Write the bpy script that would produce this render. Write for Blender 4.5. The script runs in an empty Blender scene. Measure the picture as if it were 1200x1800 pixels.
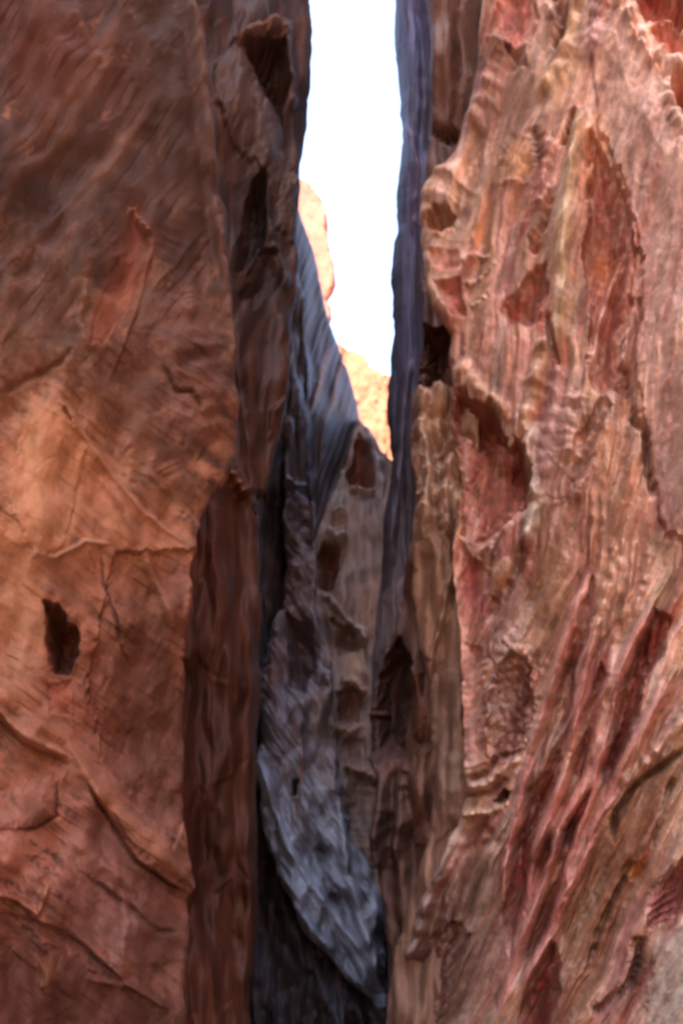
import bpy, math
import numpy as np

# ---------------------------------------------------------------- camera, sky, sun, exposure
scene = bpy.context.scene
PITCH = math.radians(26.0)
FPX = 1946.0                        # focal length in photo pixels (photo 1200 x 1800)
CAM = np.array([0.0, 0.0, 1.7])
cam = bpy.data.cameras.new("camera")
cam.sensor_fit = 'VERTICAL'
cam.sensor_height = 22.2
cam.lens = 22.2 * FPX / 1800.0
cam.clip_start = 0.05
cam.clip_end = 2000.0
cam.dof.use_dof = True              # the photograph is focused far too near: all of it is soft
cam.dof.focus_distance = 3.0
cam.dof.aperture_fstop = 2.0
camera = bpy.data.objects.new("camera", cam)
scene.collection.objects.link(camera)
camera.location = CAM
camera.rotation_euler = (math.pi / 2 + PITCH, 0, 0)
scene.camera = camera

SUN_EL, SUN_AZ = math.radians(58), math.radians(246)     # azimuth clockwise from the view direction (+y)
world = bpy.data.worlds.new("World")
scene.world = world
world.use_nodes = True
wn = world.node_tree
sky = wn.nodes.new("ShaderNodeTexSky")
sky.sky_type = 'NISHITA'
sky.sun_disc = False
sky.sun_elevation = SUN_EL
sky.sun_rotation = SUN_AZ
sky.dust_density = 3.0
sky.air_density = 1.0
wn.links.new(sky.outputs[0], wn.nodes["Background"].inputs[0])
wn.nodes["Background"].inputs[1].default_value = 0.15
sl = bpy.data.lights.new("sun", 'SUN')
sl.energy = 4.0
sl.angle = math.radians(0.5)
sl.color = (1.0, 0.93, 0.82)
sun = bpy.data.objects.new("sun", sl)
scene.collection.objects.link(sun)
sun.location = (10, -10, 40)
sun.rotation_euler = (math.pi / 2 - SUN_EL, 0, math.pi - SUN_AZ)
scene.view_settings.view_transform = 'Standard'
scene.view_settings.look = 'None'
scene.view_settings.gamma = 1.0
scene.view_settings.exposure = 3.0
scene.cycles.max_bounces = 10
scene.cycles.diffuse_bounces = 8
scene.cycles.glossy_bounces = 3
scene.cycles.caustics_reflective = False
scene.cycles.caustics_refractive = False
scene.cycles.use_denoising = True
# ---------------------------------------------------------------- numeric helpers
def h2(ix, iy, seed):
    h = (ix.astype(np.int64) * 374761393 + iy.astype(np.int64) * 668265263 + seed * 974634777) & 0xFFFFFFFF
    h = ((h ^ (h >> 13)) * 1274126177) & 0xFFFFFFFF
    h = ((h ^ (h >> 16)) * 2246822519) & 0xFFFFFFFF
    return (h ^ (h >> 15)) & 0xFFFFFFFF

def rnd(ix, iy, seed):
    return h2(ix, iy, seed).astype(np.float64) / 4294967295.0

def perlin(x, y, seed=0):
    ix, iy = np.floor(x), np.floor(y)
    fx, fy = x - ix, y - iy
    u, v = fx * fx * fx * (fx * (fx * 6 - 15) + 10), fy * fy * fy * (fy * (fy * 6 - 15) + 10)
    def g(ax, ay):
        a = rnd(ix + ax, iy + ay, seed) * 6.2831853
        return np.cos(a) * (fx - ax) + np.sin(a) * (fy - ay)
    return 1.5 * ((g(0, 0) * (1 - u) + g(1, 0) * u) * (1 - v) + (g(0, 1) * (1 - u) + g(1, 1) * u) * v)

def fbm(x, y, seed=0, octv=4, gain=0.5):
    a, s, f = 1.0, 0.0, 1.0
    for o in range(octv):
        s = s + a * perlin(x * f, y * f, seed + o * 17)
        a *= gain
        f *= 2.03
    return s

def ridged(x, y, seed=0, octv=4, gain=0.5):
    a, s, f = 1.0, 0.0, 1.0
    for o in range(octv):
        s = s + a * (1 - 2 * np.abs(perlin(x * f, y * f, seed + o * 31)))
        a *= gain
        f *= 2.03
    return s

def worley(x, y, seed=0):
    ix, iy = np.floor(x), np.floor(y)
    f1 = np.full(x.shape, 9.0); f2 = f1.copy(); cid = np.zeros(x.shape)
    for ax in (-1, 0, 1):
        for ay in (-1, 0, 1):
            px = ix + ax + 0.1 + 0.8 * rnd(ix + ax, iy + ay, seed)
            py = iy + ay + 0.1 + 0.8 * rnd(ix + ax, iy + ay, seed + 5)
            d = np.hypot(px - x, py - y)
            r = rnd(ix + ax, iy + ay, seed + 9)
            near = d < f1
            f2 = np.where(near, f1, np.minimum(f2, d))
            cid = np.where(near, r, cid)
            f1 = np.where(near, d, f1)
    return f1, f2, cid

def sstep(a, b, x):
    t = np.clip((x - a) / (b - a), 0, 1)
    return t * t * (3 - 2 * t)

def lin(c):
    c = np.array(c, float) / 255.0
    return np.where(c <= 0.04045, c / 12.92, ((c + 0.055) / 1.055) ** 2.4)

def curve(pts):
    p = np.array(pts, float)
    return lambda y: np.interp(y, p[:, 0], p[:, 1])

def ray(px, py):
    u, v = (px - 600.0) / FPX, (900.0 - py) / FPX
    c, s = math.cos(PITCH), math.sin(PITCH)
    return np.stack([u, c - v * s, s + v * c], -1)

# ---------------------------------------------------------------- relief and stain of one rock face
class Face:
    """Relief (metres towards the canyon) and stone colour over a face; strokes are cracks, ribs, hollows and veins."""
    def __init__(s, X, Y, base, warp=7.0, seed=1):
        s.X0, s.Y0, s.seed = X, Y, seed
        wx = fbm(X / 70, Y / 70, seed + 100, 3, 0.42) * warp
        wy = fbm(X / 70, Y / 70, seed + 200, 3, 0.42) * warp
        s.X, s.Y = X + wx, Y + wy
        s.H = np.zeros(X.shape)
        s.C = np.ones(X.shape + (3,)) * lin(base)
        s.P = np.zeros(X.shape, int)
        s.dig = 1.5
        s.deep, s.calm, s.low = 1.0, 0.0, None
        s.names = ['face']
        s.labels = [None]
        s.under = {}
    def box(s, pts, m):
        p = np.array(pts, float)
        k = (s.X > p[:, 0].min() - m) & (s.X < p[:, 0].max() + m) & (s.Y > p[:, 1].min() - m) & (s.Y < p[:, 1].max() + m)
        return p, np.nonzero(k)
    def part(s, k, mask, name, label=None):
        name, _, up = name.partition('<')
        if up: s.under[len(s.names)] = max(i for i, q in enumerate(s.names) if q == up)
        s.names.append(name); s.labels.append(label)
        v = s.P[k]
        s.P[k] = np.where(mask, len(s.names) - 1, v)
    def dist(s, p, x, y):
        best = np.full(x.shape, 1e9); tt = np.zeros(x.shape); side = np.zeros(x.shape)
        seg = np.hypot(np.diff(p[:, 0]), np.diff(p[:, 1]))
        tot, acc = seg.sum(), 0.0
        for i in range(len(p) - 1):
            dx, dy = p[i + 1] - p[i]
            t = np.clip(((x - p[i, 0]) * dx + (y - p[i, 1]) * dy) / (seg[i] ** 2 + 1e-9), 0, 1)
            qx, qy = x - p[i, 0] - t * dx, y - p[i, 1] - t * dy
            d = np.hypot(qx, qy)
            n = d < best
            best = np.where(n, d, best)
            tt = np.where(n, (acc + t * seg[i]) / tot, tt)
            side = np.where(n, np.sign(dx * qy - dy * qx), side)
            acc += seg[i]
        return best, tt, side
    def tint(s, k, col, a):
        if col is None: return
        c = s.C[k]
        s.C[k] = c + (lin(col) - c) * np.clip(a, 0, 1)[..., None]
    def line(s, pts, w, h, col=None, ca=0.8, cw=1.0, part=None, label=None, sharp=False, vary=0.5):
        p, k = s.box(pts, w * 3.2 + 4)
        if not len(k[0]): return
        d, t, sd = s.dist(p, s.X[k], s.Y[k])
        tp = np.clip(np.minimum(t, 1 - t) / 0.12, 0.05, 1)
        amp = 1 + vary * perlin(t * 9 + p[0, 0], t * 0 + p[0, 1] * 0.37, s.seed + 3)
        ww = w * (0.55 + 0.45 * tp) * (1 + 0.35 * vary * perlin(t * 14 + p[0, 1], t * 0 + 3.3, s.seed + 4))
        g = np.maximum(1 - d / (1.6 * ww), 0) if sharp else np.exp(-(d / ww) ** 2)
        s.H[k] *= 1 - s.calm * 0.6 * g * tp
        s.H[k] += h * (s.deep if h > 0 else 0.62) * g * tp * amp
        s.tint(k, col, ca * np.exp(-(d / (ww * cw)) ** 2) * tp)
        if part: s.part(k, d < 0.95 * ww, part, label)
    def edge(s, pts, w, h, col=None, ca=0.6, soft=2.5, part=None):
        """a step: the side to the right of the drawn direction (in the picture) stands proud and fades over w."""
        p, k = s.box(pts, w * 3 + 4)
        if not len(k[0]): return
        d, t, sd = s.dist(p, s.X[k], s.Y[k])
        tp = np.clip(np.minimum(t, 1 - t) / 0.15, 0, 1)
        q = sstep(-soft, soft, d * sd) * np.exp(-(d / w) ** 1.3) * tp
        s.H[k] += h * s.deep * q
        s.tint(k, col, ca * q * np.exp(-(d / 12)))
    def patch(s, poly, soft, h, col=None, ca=0.85, part=None, label=None, csoft=None):
        pp = list(poly) + [poly[0]]
        p, k = s.box(pp, 30)
        if not len(k[0]): return
        x, y = s.X[k], s.Y[k]
        d, t, sd = s.dist(p, x, y)
        ins = np.zeros(x.shape, bool)
        for i in range(len(p) - 1):
            (x1, y1), (x2, y2) = p[i], p[i + 1]
            if y1 == y2: continue
            c = ((y1 > y) != (y2 > y)) & (x < (x2 - x1) * (y - y1) / (y2 - y1) + x1)
            ins ^= c
        sdf = np.where(ins, d, -d)
        nz = fbm(x / 20 + 0.3 * y / 20, y / 42, s.seed + 301, 4, 0.55)
        sdf = sdf + min(7.0, 0.35 * soft + 2, 0.06 * min(np.ptp(p[:, 0]), np.ptp(p[:, 1])) + 0.8) * nz
        if part and s.calm: s.H[k] = s.H[k] * (1 - s.calm * sstep(-4.0, 10, sdf)) + s.calm * sstep(-4.0, 10, sdf) * s.low[k]
        s.H[k] += h * s.deep * (s.dig if h < 0 else 1.0) * (0.35 * sstep(-2.0, 5, sdf) + 0.65 * sstep(-3.0, soft * 1.9, sdf))
        cs = csoft or 13
        s.tint(k, col, ca * sstep(-cs * 0.9, cs * 1.2, sdf) * np.clip(0.95 - 0.35 * nz, 0.3, 1.15))
        if part: s.part(k, sdf > 0, part, label)
    def blob(s, x0, y0, rx, ry, h, col=None, ca=0.7, rot=0.0, p=1.0):
        c, sn = math.cos(rot), math.sin(rot)
        dx, dy = s.X - x0, s.Y - y0
        q = ((dx * c + dy * sn) / rx) ** 2 + ((-dx * sn + dy * c) / ry) ** 2
        g = np.exp(-q ** p)
        s.H += h * g
        if col is not None:
            s.C += (lin(col) - s.C) * (ca * g)[..., None]
    def shade(s, f):                 # mineral variation of the stone, multiplies the colour
        s.C *= np.clip(f, 0.25, 2.2)[..., None]

def beds(c, along, seed, wob=0.16, sharp=0.82):
    q = c + wob * fbm(c / 7, along, seed, 3, 0.45)
    i = np.floor(q); f = q - i
    saw = np.where(f < sharp, f / sharp, (1 - f) / (1 - sharp))
    return (saw - 0.5) * (0.35 + 0.65 * rnd(i, i * 0, seed + 2)), rnd(i, i * 0, seed + 3) - 0.5

# ---------------------------------------------------------------- materials
def rock_material(name, rough=0.8, spec=0.25, scale=(1, 1, 1), rot=(0, 0, 0), bump=0.5, mottle=0.45):
    m = bpy.data.materials.new(name)
    m.use_nodes = True
    nt = m.node_tree
    b = nt.nodes["Principled BSDF"]
    at = nt.nodes.new("ShaderNodeAttribute"); at.attribute_name = "stone"
    geo = nt.nodes.new("ShaderNodeTexCoord")
    mp = nt.nodes.new("ShaderNodeMapping")
    mp.inputs["Scale"].default_value = scale
    mp.inputs["Rotation"].default_value = rot
    nt.links.new(geo.outputs["Object"], mp.inputs["Vector"])
    def noise(sc, det, ro, src):
        n = nt.nodes.new("ShaderNodeTexNoise")
        n.inputs["Scale"].default_value = sc
        n.inputs["Detail"].default_value = det
        n.inputs["Roughness"].default_value = ro
        nt.links.new(src, n.inputs["Vector"])
        return n.outputs["Fac"]
    n1 = noise(3.0, 8, 0.65, mp.outputs[0])
    n2 = noise(16.0, 8, 0.7, mp.outputs[0])
    n3 = noise(45.0, 5, 0.7, geo.outputs["Object"])
    def mth(op, a, c):
        n = nt.nodes.new("ShaderNodeMath"); n.operation = op
        for i, q in enumerate((a, c)):
            if isinstance(q, (int, float)): n.inputs[i].default_value = q
            else: nt.links.new(q, n.inputs[i])
        return n.outputs[0]
    sm = mth('ADD', mth('MULTIPLY', n1, 0.9), mth('MULTIPLY', n2, 1.1))
    sm = mth('ADD', sm, mth('MULTIPLY', n3, 0.6))
    fac = mth('ADD', mth('MULTIPLY', mth('SUBTRACT', sm, 1.3), mottle * 2.2), 1.0)
    mx = nt.nodes.new("ShaderNodeVectorMath"); mx.operation = 'SCALE'
    nt.links.new(at.outputs["Color"], mx.inputs[0])
    nt.links.new(fac, mx.inputs["Scale"])
    nt.links.new(mx.outputs[0], b.inputs["Base Color"])
    b.inputs["Roughness"].default_value = rough
    b.inputs["Specular IOR Level"].default_value = spec
    bp = nt.nodes.new("ShaderNodeBump")
    bp.inputs["Strength"].default_value = bump
    bp.inputs["Distance"].default_value = 0.018
    nt.links.new(mth('ADD', mth('ADD', n2, mth('MULTIPLY', n1, 0.8)), mth('MULTIPLY', n3, 0.35)), bp.inputs["Height"])
    nt.links.new(bp.outputs[0], b.inputs["Normal"])
    return m

# ---------------------------------------------------------------- building a rock mass
def build_rock(name, label, cat, mat, plane, left, right, y0, y1, paint, base, step=1.8, seed=1,
               lean=(0, 0), ret_l=0.0, ret_r=0.0, up=0.0, back=0.0, down=True, gain=1.0, tint=(1, 1, 1), warp=3.5, rnd_px=14, rnd_h=0.12,
               edge_noise=4.0, sat=1.0):
    (pa, ta), (pb, tb) = plane
    PA = CAM + ray(np.float64(pa), np.float64(900)) * ta
    PB = CAM + ray(np.float64(pb), np.float64(900)) * tb
    vert = np.array([lean[0], lean[1], 1.0])
    n = np.cross(PB - PA, vert); n /= np.linalg.norm(n)
    lf, rf = curve(left), curve(right)
    nr = int((y1 - y0) / step) + 1
    ys = np.linspace(y0, y1, nr)
    wmax = max(rf(ys) - lf(ys))
    nc = max(8, int(wmax / step))
    sfr = np.linspace(0, 1, nc)
    Y = np.repeat(ys[:, None], nc, 1)
    jit = lambda k: (fbm(ys / 85, ys * 0 + k, seed + 7, 3, 0.5) + 0.5 * fbm(ys / 16, ys * 0 + k, seed + 8, 3, 0.6) * sstep(0, 0.5, fbm(ys / 120, ys * 0 + k, seed + 6, 2))) * edge_noise
    L, R = lf(ys) + (jit(1.7) if ret_l else 0), rf(ys) + (jit(9.1) if ret_r else 0)
    X = L[:, None] + (R - L)[:, None] * sfr[None, :]
    F = Face(X, Y, base, warp, seed)
    paint(F)
    if ret_r: F.H -= rnd_h * (1 - np.sqrt(np.clip(1 - np.clip(1 - (R[:, None] - X) / rnd_px, 0, 1) ** 2, 0, 1)))
    if ret_l: F.H -= rnd_h * (1 - np.sqrt(np.clip(1 - np.clip(1 - (X - L[:, None]) / rnd_px, 0, 1) ** 2, 0, 1)))
    d = ray(X, Y)
    t = ((PA - CAM) @ n) / (d @ n)
    P = CAM + d * t[..., None]
    mid = P[nr // 2, nc // 2]
    face_dir = CAM + np.array([0, 0, 2.0]) - mid
    face_dir /= np.linalg.norm(face_dir)            # one fixed direction for the relief of this rock mass
    P = P + face_dir * F.H[..., None]
    lum = F.C @ np.array([0.3, 0.5, 0.2])
    C, Q = (lum[..., None] + (F.C - lum[..., None]) * sat) * gain * np.array(tint), F.P
    for pid in range(1, len(F.names)):
        rr, cc_ = np.nonzero(Q == pid)
        if not len(rr): continue
        r0, r1, c0, c1 = rr.min(), rr.max() + 1, cc_.min(), cc_.max() + 1
        m = Q[r0:r1, c0:c1] == pid
        lab = np.where(m, np.arange(1, m.size + 1).reshape(m.shape), 0)
        while True:
            q = lab.copy()
            q[1:] = np.maximum(q[1:], lab[:-1]); q[:-1] = np.maximum(q[:-1], lab[1:])
            q[:, 1:] = np.maximum(q[:, 1:], lab[:, :-1]); q[:, :-1] = np.maximum(q[:, :-1], lab[:, 1:])
            q = np.where(m, q, 0)
            if (q == lab).all(): break
            lab = q
        u, cnt = np.unique(lab[m], return_counts=True)
        sub = Q[r0:r1, c0:c1]
        sub[m & (lab != u[cnt.argmax()])] = 0
    # sides turning back into the rock
    wid = np.linalg.norm(P[:, -1] - P[:, 0], axis=1)[:, None] * 0.45
    def side(P, C, Q, length, right_side):
        m = 26
        e = P[:, -1] if right_side else P[:, 0]
        ec = C[:, -1] if right_side else C[:, 0]
        dd = e - CAM
        dd = dd / np.linalg.norm(dd, axis=1)[:, None]
        lat = np.array([-1.0 if right_side else 1.0, 0, 0])
        q = (np.arange(1, m + 1) / m) ** 1.6
        pts, cols = [], []
        for i, a in enumerate(q):
            wob = fbm(ys / 45 + a * 2, ys * 0 + a * length * 1.5, seed + 60, 4) * 0.16 * min(1, a * 6)
            pts.append(e + dd * (a * length) + lat * np.minimum(a * length * 0.22 + 0.05 * min(1, a * 10) + np.abs(wob)[:, None], wid))
            cols.append(ec * (0.85 + 0.3 * fbm(ys / 30, ys * 0 + a * 9, seed + 61, 3))[:, None])
        pts, cols = np.stack(pts, 1), np.clip(np.stack(cols, 1), 0.01, 1)
        z = np.zeros(pts.shape[:2], int)
        if right_side:
            return np.concatenate([P, pts], 1), np.concatenate([C, cols], 1), np.concatenate([Q, z], 1)
        return np.concatenate([pts[:, ::-1], P], 1), np.concatenate([cols[:, ::-1], C], 1), np.concatenate([z, Q], 1)
    if ret_r: P, C, Q = side(P, C, Q, ret_r, True)
    if ret_l: P, C, Q = side(P, C, Q, ret_l, False)
    # the wall goes on past the camera
    if back:
        m = 110
        rs = back > 0
        e, ec = (P[:, -1], C[:, -1]) if rs else (P[:, 0], C[:, 0])
        ker = np.ones(141) / 141.0
        sm = lambda v: np.stack([np.convolve(np.pad(v[:, c], 70, mode='reflect', reflect_type='odd'), ker, 'valid') for c in range(3)], 1)
        es, cm = sm(e), np.median(C, axis=(0, 1))
        hz = es[:, 2]
        pts, cols = [], []
        for i in range(1, m + 1):
            a = (i / m) ** 1.5
            far = abs(back) * a
            k, k2 = min(1, far / 0.5), min(1, far / 0.25)
            tilt = hz * 0.8 + far * 0.9 * np.sign(back)          # the beds go on along the wall
            wob = 0.45 * fbm(hz / 2.2, hz * 0 + far / 2.6, seed + 77, 5, 0.55) + 0.10 * ridged(tilt, hz * 0 + far / 5, seed + 76, 3)
            pts.append(e * (1 - k) + es * k + np.array([0.25 * np.sign(back), -1.0, 0]) * far + np.array([1.0, 0, 0]) * (wob * k)[:, None])
            f = 1 + 0.30 * fbm(tilt * 1.6, hz * 0 + far / 3, seed + 78, 4) + 0.30 * fbm(hz * 1.2, hz * 0 + far * 1.2, seed + 79, 5, 0.6)
            cols.append(cm * f[:, None] * k2 + ec * (1 - k2))
        pts, cols = np.stack(pts, 1), np.clip(np.stack(cols, 1), 0.01, 1)
        z = np.zeros(pts.shape[:2], int)
        if rs: P, C, Q = np.concatenate([P, pts], 1), np.concatenate([C, cols], 1), np.concatenate([Q, z], 1)
        else:  P, C, Q = np.concatenate([pts[:, ::-1], P], 1), np.concatenate([cols[:, ::-1], C], 1), np.concatenate([z, Q], 1)
    # and on above the frame and down to the ground
    if up:
        m = 24
        e, ec = P[0], C[0]
        pts, cols = [], []
        av = np.arange(P.shape[1]) / 60.0
        for i in range(m, 0, -1):
            a = i / m
            wob = fbm(av, av * 0 + a * 5, seed + 90, 4) * 0.35 * min(1, a * 4)
            q = e + np.array([0, 0, 1.0]) * (up * a) + face_dir * wob[:, None]
            pts.append(q)
            cols.append(ec * 0.5 + 0.5 * np.mean(C, axis=(0, 1)))
        pts, cols = np.stack(pts, 0), np.stack(cols, 0)
        P, C, Q = np.concatenate([pts, P], 0), np.concatenate([cols, C], 0), np.concatenate([np.zeros(pts.shape[:2], int), Q], 0)
    if down:
        m = 10
        e, ec = P[-1], C[-1]
        pts = []
        for i in range(1, m + 1):
            q = e.copy(); q[:, 2] = e[:, 2] + (-0.25 - e[:, 2]) * i / m
            pts.append(q)
        pts = np.stack(pts, 0)
        P, C, Q = np.concatenate([P, pts], 0), np.concatenate([C, np.repeat(ec[None], m, 0)], 0), np.concatenate([Q, np.zeros(pts.shape[:2], int)], 0)
    NR, NC = P.shape[:2]
    V = P.reshape(-1, 3)
    # vertex normals of the whole mass, so that its parts join without a seam
    a = np.zeros_like(P)
    du, dv = np.gradient(P, axis=1), np.gradient(P, axis=0)
    N = np.cross(dv, du)
    N /= np.linalg.norm(N, axis=-1, keepdims=True) + 1e-12
    N = N.reshape(-1, 3)
    idx = np.arange(NR * NC).reshape(NR, NC)
    quads = np.stack([idx[:-1, :-1], idx[1:, :-1], idx[1:, 1:], idx[:-1, 1:]], -1).reshape(-1, 4)
    qp = Q[:-1, :-1].reshape(-1)
    Cf = np.clip(C.reshape(-1, 3), 0.004, 0.85)
    root = bpy.data.objects.new(name, None)
    scene.collection.objects.link(root)
    bl = V.mean(0); bl[2] = 0.0 if down else V[:, 2].min()
    root.location = bl
    root["label"] = label; root["category"] = cat
    objs = {}
    for pid in np.unique(qp):
        qs = quads[qp == pid]
        if pid and len(qs) < 60: continue
        used, inv = np.unique(qs.reshape(-1), return_inverse=True)
        me = bpy.data.meshes.new(F.names[pid])
        me.vertices.add(len(used)); me.vertices.foreach_set("co", (V[used] - bl).astype(np.float32).ravel())
        me.loops.add(len(inv)); me.loops.foreach_set("vertex_index", inv.astype(np.int32))
        me.polygons.add(len(qs))
        me.polygons.foreach_set("loop_start", (np.arange(len(qs)) * 4).astype(np.int32))
        me.polygons.foreach_set("loop_total", np.full(len(qs), 4, np.int32))
        me.update(calc_edges=True)
        me.polygons.foreach_set("use_smooth", np.ones(len(qs), bool))
        ca = me.attributes.new("stone", 'FLOAT_COLOR', 'POINT')
        ca.data.foreach_set("color", np.concatenate([Cf[used], np.ones((len(used), 1))], 1).astype(np.float32).ravel())
        me.normals_split_custom_set_from_vertices(N[used].tolist())
        me.materials.append(mat)
        o = bpy.data.objects.new(F.names[pid], me)
        scene.collection.objects.link(o)
        par = objs.get(F.under.get(int(pid)))
        o.parent = par or root
        objs[int(pid)] = o
        if F.labels[pid]: o["label"] = F.labels[pid]
    return root

# ---------------------------------------------------------------- ground
def ground():
    n = 90
    g = np.concatenate([-np.geomspace(300, 6, 20), np.linspace(-5.5, 5.5, n), np.geomspace(6, 300, 20)])
    gx, gy = np.meshgrid(g, g + 6)
    z = 0.05 * fbm(gx * 0.8, gy * 0.8, 4, 5)
    V = np.stack([gx, gy, z], -1).reshape(-1, 3)
    m = len(g); idx = np.arange(m * m).reshape(m, m)
    q = np.stack([idx[:-1, :-1], idx[:-1, 1:], idx[1:, 1:], idx[1:, :-1]], -1).reshape(-1, 4)
    me = bpy.data.meshes.new("ground"); me.from_pydata(V.tolist(), [], q.tolist())
    ca = me.attributes.new("stone", 'FLOAT_COLOR', 'POINT')
    col = np.ones((len(V), 4)); col[:, :3] = (0.36, 0.24, 0.17)
    ca.data.foreach_set("color", col.ravel())
    me.materials.append(rock_material("sand", 0.9, 0.1))
    o = bpy.data.objects.new("ground", me); scene.collection.objects.link(o)
    o["kind"] = "structure"
ground()

# ---------------------------------------------------------------- the rock faces
def paint_right(F):
    X, Y = F.X, F.Y
    F.deep, F.dig = 1.15, 0.95
    PINK, PALE, RED, DEEP, OCH = (172, 134, 124), (204, 168, 152), (138, 66, 56), (108, 46, 40), (172, 120, 82)
    BRN, GREY, TAN = (112, 76, 64), (160, 140, 128), (182, 146, 118)
    # strata run steeply from upper right to lower left, flatter towards the foot
    sh = np.interp(Y, [-200, 0, 350, 550, 800, 1000, 1400, 1950], [-60, 0, 110, 150, 180, 222, 410, 690])
    U = X + sh
    wu = U + 14 * fbm(U / 90, Y / 200, 11, 2)
    f1, f2, cid = worley(wu / 46, Y / 300 + 0.2 * fbm(U / 60, Y / 90, 12, 3), 21)
    g1, g2, cid2 = worley(wu / 21 + 7, Y / 150, 22)
    k1, k2, cid3 = worley(X / 15 + 0.4 * fbm(X / 20, Y / 20, 9, 2), Y / 19, 23)
    F.H += 0.08 * np.minimum(f1, 1) ** 1.6 + 0.016 * np.minimum(g1, 1) ** 1.6
    F.H += 0.10 * ridged(wu / 62, Y / 620, 14, 3, 0.5) + 0.10 * fbm(X / 150, Y / 260, 20, 2)
    rough = sstep(0.0, 0.6, fbm(X / 130, Y / 130, 33, 3) + 0.12)
    F.H += 0.010 * rough * k1
    F.H += 0.014 * fbm(U / 30, Y / 220, 13, 3, 0.45) + 0.004 * fbm(X / 12, Y / 14, 38, 4, 0.6)
    mod = sstep(-0.3, 0.4, fbm(X / 80, Y / 110, 35, 3))
    bd, bt = beds(wu / 15, Y / 260, 36); bf, btf = beds(U / 6, Y / 150, 37)
    F.H += mod * (0.020 * bd)
    F.low = 0.10 * fbm(U / 110, Y / 330, 19, 3) + 0.06; F.calm = 0.35
    # beds of different iron content
    tone = fbm(wu / 60, Y / 330, 15, 4)
    band = fbm(wu / 58, Y / 560, 181, 3, 0.6) + 0.45 * fbm(wu / 17, Y / 330, 182, 3, 0.6)
    ramp = [(118, 58, 48), (148, 84, 70), (172, 116, 98), (186, 140, 124), (178, 132, 96), (202, 162, 146), (156, 132, 118)]
    for c in range(3):
        F.C[..., c] = np.interp(band, [-0.8, -0.45, -0.2, 0.0, 0.22, 0.45, 0.8], [lin(q)[c] for q in ramp])
    pal = [PINK, PALE, (146, 92, 82), (168, 122, 88), (160, 148, 130), (140, 78, 68), (120, 88, 78), (190, 150, 140)]
    pick = np.floor(cid * 7.99).astype(int)
    cc = np.array([lin(c) for c in pal])[pick]
    F.C += (cc - F.C) * (0.25 * sstep(0.02, 0.22, f2 - f1))[..., None]
    pick2 = np.floor(cid2 * 7.99).astype(int)
    cc2 = np.array([lin(c) for c in pal])[pick2]
    F.C += (cc2 - F.C) * (0.22 * sstep(0.02, 0.30, g2 - g1))[..., None]
    F.shade(1 + 0.22 * bt * mod + 0.12 * btf * mod + 0.36 * tone + 0.20 * fbm(U / 20, Y / 190, 16, 3, 0.5) + 0.14 * fbm(wu / 8, Y / 140, 18, 3, 0.6))
    # broad zones
    F.patch([(1040, 60), (1090, 40), (1210, 230), (1290, 300), (1290, 1010), (1165, 940), (1140, 830), (1130, 740), (1112, 650), (1128, 520), (1118, 420), (1090, 320), (1055, 240), (1040, 150)],
            45, 0.20, (176, 140, 131), 0.62, part='slab', csoft=25, label='smooth pinkish grey bulging slab of the rock wall')
    F.patch([(1045, 700), (1090, 715), (1140, 850), (1135, 1000), (1110, 1130), (1060, 1140), (1035, 1000), (1030, 850)], 30, 0.02, (158, 110, 84), 0.6, csoft=25)
    F.patch([(1100, 1390), (1150, 1350), (1210, 1290), (1210, 1440), (1150, 1500), (1120, 1560), (1090, 1620), (1060, 1700), (1010, 1810), (985, 1810), (985, 1680), (1010, 1560), (1040, 1470)], 30, -0.05, (142, 98, 68), 0.62, csoft=22)
    F.patch([(880, 600), (960, 590), (940, 720), (905, 770), (870, 720)], 25, 0.0, (150, 96, 84), 0.6, csoft=20)
    F.patch([(940, 880), (1030, 880), (1010, 1060), (960, 1200), (930, 1150), (940, 1000)], 25, -0.05, (152, 112, 82), 0.6, csoft=20)
    Z = [([(696, 1620), (770, 1560), (835, 1480), (880, 1530), (835, 1700), (770, 1850), (670, 1850)], (88, 58, 46), 0.9),
         ([(830, 60), (880, 100), (930, 120), (960, 230), (935, 330), (880, 250), (840, 300), (812, 250)], (122, 84, 72), 0.65),
         ([(930, 900), (990, 890), (1000, 960), (960, 1060), (950, 1180), (925, 1150)], (122, 86, 68), 0.6),
         ([(960, 800), (1010, 850), (1030, 920), (1000, 990), (950, 940)], (128, 84, 74), 0.55),
         ([(1050, 760), (1110, 770), (1140, 850), (1120, 900), (1060, 880)], (146, 94, 66), 0.6),
         ([(1140, 950), (1180, 960), (1190, 1060), (1150, 1070)], (176, 152, 124), 0.5),
         ([(940, 1720), (985, 1690), (1010, 1780), (1000, 1860), (920, 1860)], (112, 62, 48), 0.6),
         ([(1020, 1480), (1060, 1440), (1085, 1520), (1050, 1640), (1010, 1720), (985, 1650)], (126, 84, 60), 0.6),
         ([(830, 1620), (880, 1560), (900, 1640), (870, 1760), (820, 1840), (790, 1800)], (138, 104, 92), 0.5)]
    for poly, col, a_ in Z:
        F.patch(poly, 40, -0.03, col, a_, csoft=30)
    # pitted nose at the upper left
    F.line([(800, 285), (768, 350), (757, 430), (766, 520), (792, 585)], 34, 0.22, (190, 150, 128), 0.6, part='nose', label='pale pitted nose of rock with a round hole')
    F.patch([(752, 398), (765, 378), (785, 374), (800, 388), (796, 406), (778, 420), (758, 416)], 14, -0.30, (112, 68, 52), 0.8, part='hole<nose')
    F.line([(752, 418), (775, 424), (800, 408)], 5, 0.05, (190, 140, 115))
    F.patch([(757, 455), (805, 440), (812, 480), (775, 497)], 10, -0.10, (156, 88, 74), 0.75, part='hollow<nose')
    F.patch([(772, 512), (812, 500), (820, 562), (794, 570)], 12, -0.15, (150, 78, 68), 0.75, part='hollow<nose')
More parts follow.
